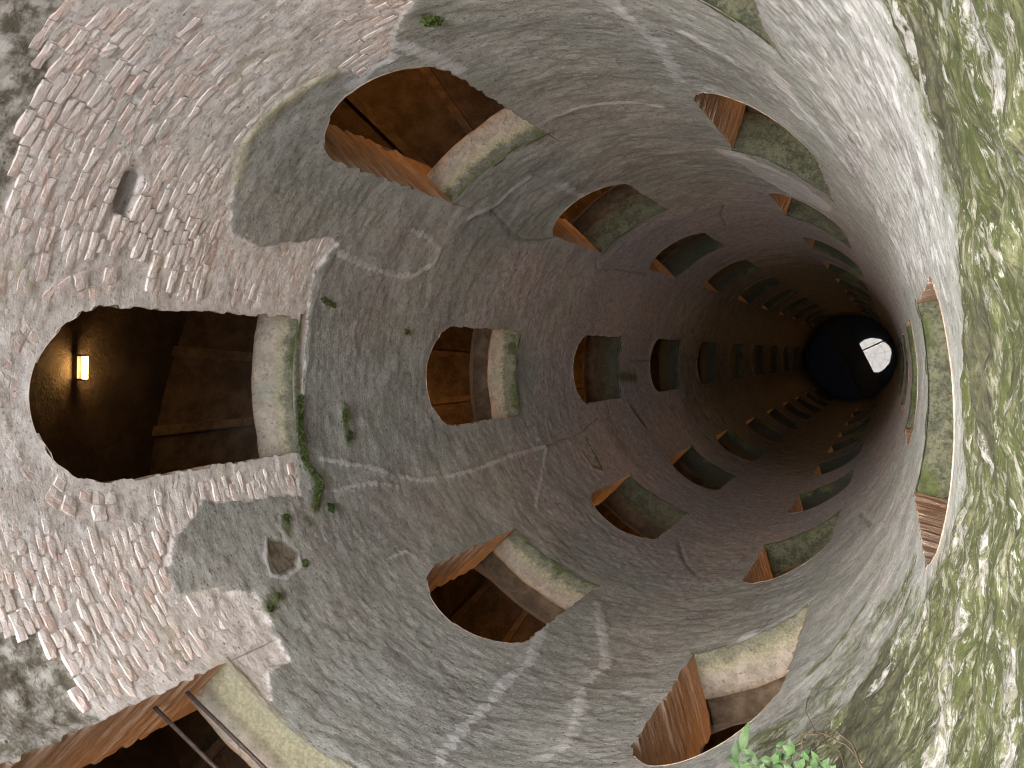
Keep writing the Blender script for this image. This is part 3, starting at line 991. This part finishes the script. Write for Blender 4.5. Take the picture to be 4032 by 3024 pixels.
for sgn in (-1, 1):
    mb = MB(); mb.box(side * sgn * (wid - .02) + Vector((0, 0, -.03)), ax * half, side * .025, Vector((0, 0, .09)))
    mb.build('edge_beam', M_DARKM, br)
q0, q1 = Vector(plane_at(3398, 1379, zb + .02)), Vector(plane_at(3510, 1328, zb + .02))
mb = MB(); mb.tube([q0 + (q0 - q1).normalized() * .1, q1 + (q1 - q0).normalized() * .12], .035, 8)
tag(mb.build('water_pipe', M_IRON, None, True), 'thin dark pipe reaching from the footbridge over bright water to the shaft wall', 'pipe')

# ------------------------------------------------------------------ the open top: ground round the mouth and a wire cover
g = []
gf = []
ng = 160
for i in range(ng):
    t = 2 * math.pi * i / ng
    ri = .83 + .05 * float(fbm(np.array(math.cos(t)), np.array(math.sin(t)), np.array(.5), 4.0, 4))
    for r_, z_ in ((ri, TOP - .16), (ri, TOP), (ri + .05, TOP + .02), (2.4, TOP + .02), (90, TOP)):
        g.append((math.cos(t) * r_ * S, math.sin(t) * r_ * S, z_ * S))
gm = raw_mesh('ground', np.array(g), grid_quads(ng, 5, True))
put('ground', gm, M_EARTH)['kind'] = 'structure'
# underside that closes the ring between mouth and shaft wall
um = raw_mesh('mouth_underside', np.array([(math.cos(2 * math.pi * i / ng) * r_ * S, math.sin(2 * math.pi * i / ng) * r_ * S, z_ * S) for i in range(ng) for r_, z_ in ((.86, TOP - .158), (1.85, TOP - .05))]), grid_quads(ng, 2, True)[:, ::-1])
put('well_mouth', um, M_EARTH)['kind'] = 'structure'
net = thing('wire_cover', 'round wire cover of spokes and rings over the well mouth, mirrored in the water', 'cover', (0, 0, TOP * S + .06))
for rr in (.11, .56):
    mb = MB()
    mb.tube([(math.cos(t) * rr * S, math.sin(t) * rr * S, 0) for t in np.linspace(0, 2 * math.pi, 49)], .012, 6)
    mb.build('ring', M_IRON, net)
for i in range(10):
    t = 2 * math.pi * i / 10 + .2
    mb = MB(); mb.tube([(math.cos(t) * .11 * S, math.sin(t) * .11 * S, .004), (math.cos(t) * .95 * S, math.sin(t) * .95 * S, .004)], .016, 6)
    mb.build('spoke', M_IRON, net)


# ------------------------------------------------------------------ plants
def wall_frame(px, py):
    a, d = wall_at(px, py)
    p = Vector(cyl(a, d))
    return p, Vector((-math.cos(a), -math.sin(a), 0)), Vector((-math.sin(a), math.cos(a), 0)), Vector((0, 0, 1))


def leaf_mesh(name, L, Wd, curl=.25):
    vs, fs = [], []
    prof = [(0, .0), (.12, .35), (.35, .95), (.55, 1.0), (.8, .55), (1.0, .02)]
    for t, k in prof:
        y = t * L; z = curl * L * (t - t * t * 1.4)
        for sx in (-1, 0, 1):
            vs.append((sx * Wd * .5 * k, y, z + (.12 * Wd * k if sx else 0)))
    for i in range(len(prof) - 1):
        for j in range(2):
            fs.append((i * 3 + j, i * 3 + j + 1, i * 3 + j + 4, i * 3 + j + 3))
    me = bpy.data.meshes.new(name); me.from_pydata(vs, [], fs)
    me.polygons.foreach_set('use_smooth', np.full(len(fs), True))
    return me


LEAF = leaf_mesh('leaf', 1, .52)
LONG = leaf_mesh('leaf', 1, .30, .35)


def orient(y, up):
    y = y.normalized()
    x = y.cross(up).normalized()
    z = x.cross(y)
    return Matrix((x, y, z)).transposed()


def wild_plant(label, px, py, stems, size, mesh, seed):
    rnd = random.Random(seed)
    p, n_, tg, up = wall_frame(px, py)
    root = thing('wild_plant', label, 'plant', p, 'leafy plants rooted in the near wall')
    for st_ in stems:
        (dx, dy, hh, nl) = st_
        tip = n_ * hh + tg * dx + up * dy
        midp = tip * .5 + up * (-.1 * hh) + n_ * .1 * hh
        mb = MB()
        pts = [Vector((0, 0, 0)) - n_ * .02 + tg * dx * .05, midp * .55, midp, tip * .8, tip]
        mb.tube(pts, [.004, .0035, .003, .0025, .0015], 6)
        s_o = mb.build('stem', M_LEAF, root, True)
        for i in range(nl):
            t = .35 + .65 * i / max(nl - 1, 1)
            base = tip * t
            an = i * 2.4 + rnd.uniform(-.3, .3)
            out = tg * math.cos(an) + n_ * math.sin(an) + up * rnd.uniform(-.25, .3)
            lf = bpy.data.objects.new('leaf', mesh)
            if not mesh.materials:
                mesh.materials.append(M_LEAF)
            col.objects.link(lf); lf.parent = s_o
            k = size * rnd.uniform(.65, 1.15)
            mat = orient(out, up + n_ * .2).to_4x4()
            mat.translation = base
            lf.matrix_local = mat @ Matrix.Scale(k, 4)
    return root


wild_plant('bushy bright green plant with broad leaves at the bottom edge beside the orange reveal', 3130, 3110, [(0, .02, .20, 7), (.09, .03, .17, 6), (-.10, .01, .15, 6), (.04, -.03, .13, 6), (-.04, .05, .23, 6), (.13, .0, .12, 5)], .052, LEAF, 3)
wild_plant('small star shaped green sprig right of the bushy plant under the dry stems', 3290, 3068, [(.0, .02, .16, 7), (.03, .02, .10, 5)], .052, LEAF, 5)
wild_plant('green plant with long pointed blades left of the bushy plant', 2970, 3090, [(.0, .01, .12, 4), (.05, .0, .14, 4)], .13, LONG, 8)
vine = thing('dry_vine', 'tangle of dry bare brown stems arching above the green plants', 'plant', wall_frame(3240, 2930)[0])
p0 = wall_frame(3240, 2930)[0]
for pts, rad in (([(3240, 2930), (3330, 2900), (3400, 2960), (3420, 3050)], .0035), ([(3215, 2890), (3290, 2920), (3370, 2960), (3410, 3010)], .003),
                 ([(3245, 2935), (3200, 2830), (3190, 2760)], .0018), ([(3180, 2930), (3090, 2990), (3020, 3010)], .0025), ([(3230, 2900), (3190, 2920), (3170, 2960)], .004),
                 ([(3250, 2890), (3290, 2960), (3350, 2990), (3345, 3060)], .002), ([(3160, 2985), (3080, 2965), (2970, 2990)], .0018)):
    mb = MB()
    ps = []
    for i, q in enumerate(pts):
        p, n_, tg, up = wall_frame(*q)
        ps.append(p + n_ * (.012 + .035 * math.sin(math.pi * i / max(len(pts) - 1, 1))) - p0)
    sm_ = []
    for i in range(len(ps) - 1):
        for t in (0, .33, .66):
            sm_.append(ps[i].lerp(ps[i + 1], t) + Vector((random.gauss(0, .002), random.gauss(0, .002), random.gauss(0, .002))))
    sm_.append(ps[-1])
    mb.tube(sm_, rad, 6)
    mb.build('stem', M_TWIG, vine, True)


def moss_clump(label, pts, rad, count, leaf=.012, mat=None):
    q = [wall_at(*p) for p in pts]
    c = Vector(cyl(*q[len(q) // 2]))
    vs, fs = [], []
    for _ in range(count):
        i = random.randrange(max(len(q) - 1, 1)); t = random.random()
        (a0, d0), (a1, d1) = q[i], q[min(i + 1, len(q) - 1)]
        rr = rad * abs(random.gauss(0, .5)) * (.55 + .7 * abs(math.sin((i + t) * 2.3 + len(label)))); th = random.uniform(0, 2 * math.pi)
        a = a0 + (a1 - a0) * t + rr * math.cos(th); d_ = d0 + (d1 - d0) * t + rr * math.sin(th)
        hgt = .016 * max(0, 1 - rr / rad) * random.uniform(.3, 1.2)
        p = Vector(cyl(a, d_, 1.0 - hgt)) - c
        n_ = Vector((-math.cos(a), -math.sin(a), .3)) + Vector([random.gauss(0, .6) for _ in range(3)])
        n_.normalize()
        u = n_.orthogonal().normalized(); v = n_.cross(u)
        r1, r2 = random.uniform(.6, 1.3) * leaf, random.uniform(.5, 1.1) * leaf
        b = len(vs)
        vs += [p + u * r1, p + v * r2 + n_ * .3 * leaf, p - u * r1, p - v * r2 + n_ * .3 * leaf]
        fs.append((b, b + 1, b + 2, b + 3))
    me = bpy.data.meshes.new('moss_clump'); me.from_pydata([tuple(v) for v in vs], [], fs)
    return tag(put('moss_clump', me, mat or M_MOSS, None, c), label, 'moss', 'moss clumps on the plaster')


moss_clump('long green moss strip hanging from the sill corner of the topmost window', [(1180, 1740), (1200, 1830), (1225, 1870), (1258, 1905), (1240, 1960), (1238, 2000)], .028, 900)
moss_clump('narrow moss fringe under the sill of the topmost window', [(1178, 1560), (1176, 1650), (1182, 1740)], .016, 350)
moss_clump('round bright moss tuft on grey plaster left of the large lower window', [(1088, 2352), (1086, 2362)], .026, 420)
moss_clump('small moss tuft just below the round bright one', [(1055, 2400), (1050, 2405)], .022, 180)
moss_clump('upright dark moss patch between the topmost window and the one beneath it', [(1352, 1615), (1356, 1655)], .022, 260)
moss_clump('little moss patch right under the upright dark one', [(1372, 1705), (1368, 1730)], .02, 200)
moss_clump('moss tuft above the pale ringed stone in the lower left plaster', [(1118, 2035), (1125, 2055)], .02, 200)
moss_clump('moss tuft at the right end of the pale ringed stone', [(1195, 2215), (1190, 2230)], .02, 160)
moss_clump('dark moss dot right of the hanging strip under the topmost sill', [(1298, 1990), (1300, 2010)], .016, 130)
moss_clump('small moss dot above the window second from the top', [(1600, 1305), (1602, 1310)], .014, 90)
moss_clump('tiny moss dot beside the upper corner of the topmost sill', [(1265, 1175), (1310, 1205)], .014, 120)
M_FERN = m_leaf('fern_green', (.07, .105, .025), (.14, .18, .05))
moss_clump('pair of small green rosettes on the plaster above the large upper window', [(1672, 72), (1722, 78)], .022, 170, .02, M_FERN)
moss_clump('green moss strip beside the window third in the lower row', [(2300, 1720), (2340, 1800), (2368, 1850)], .016, 200)
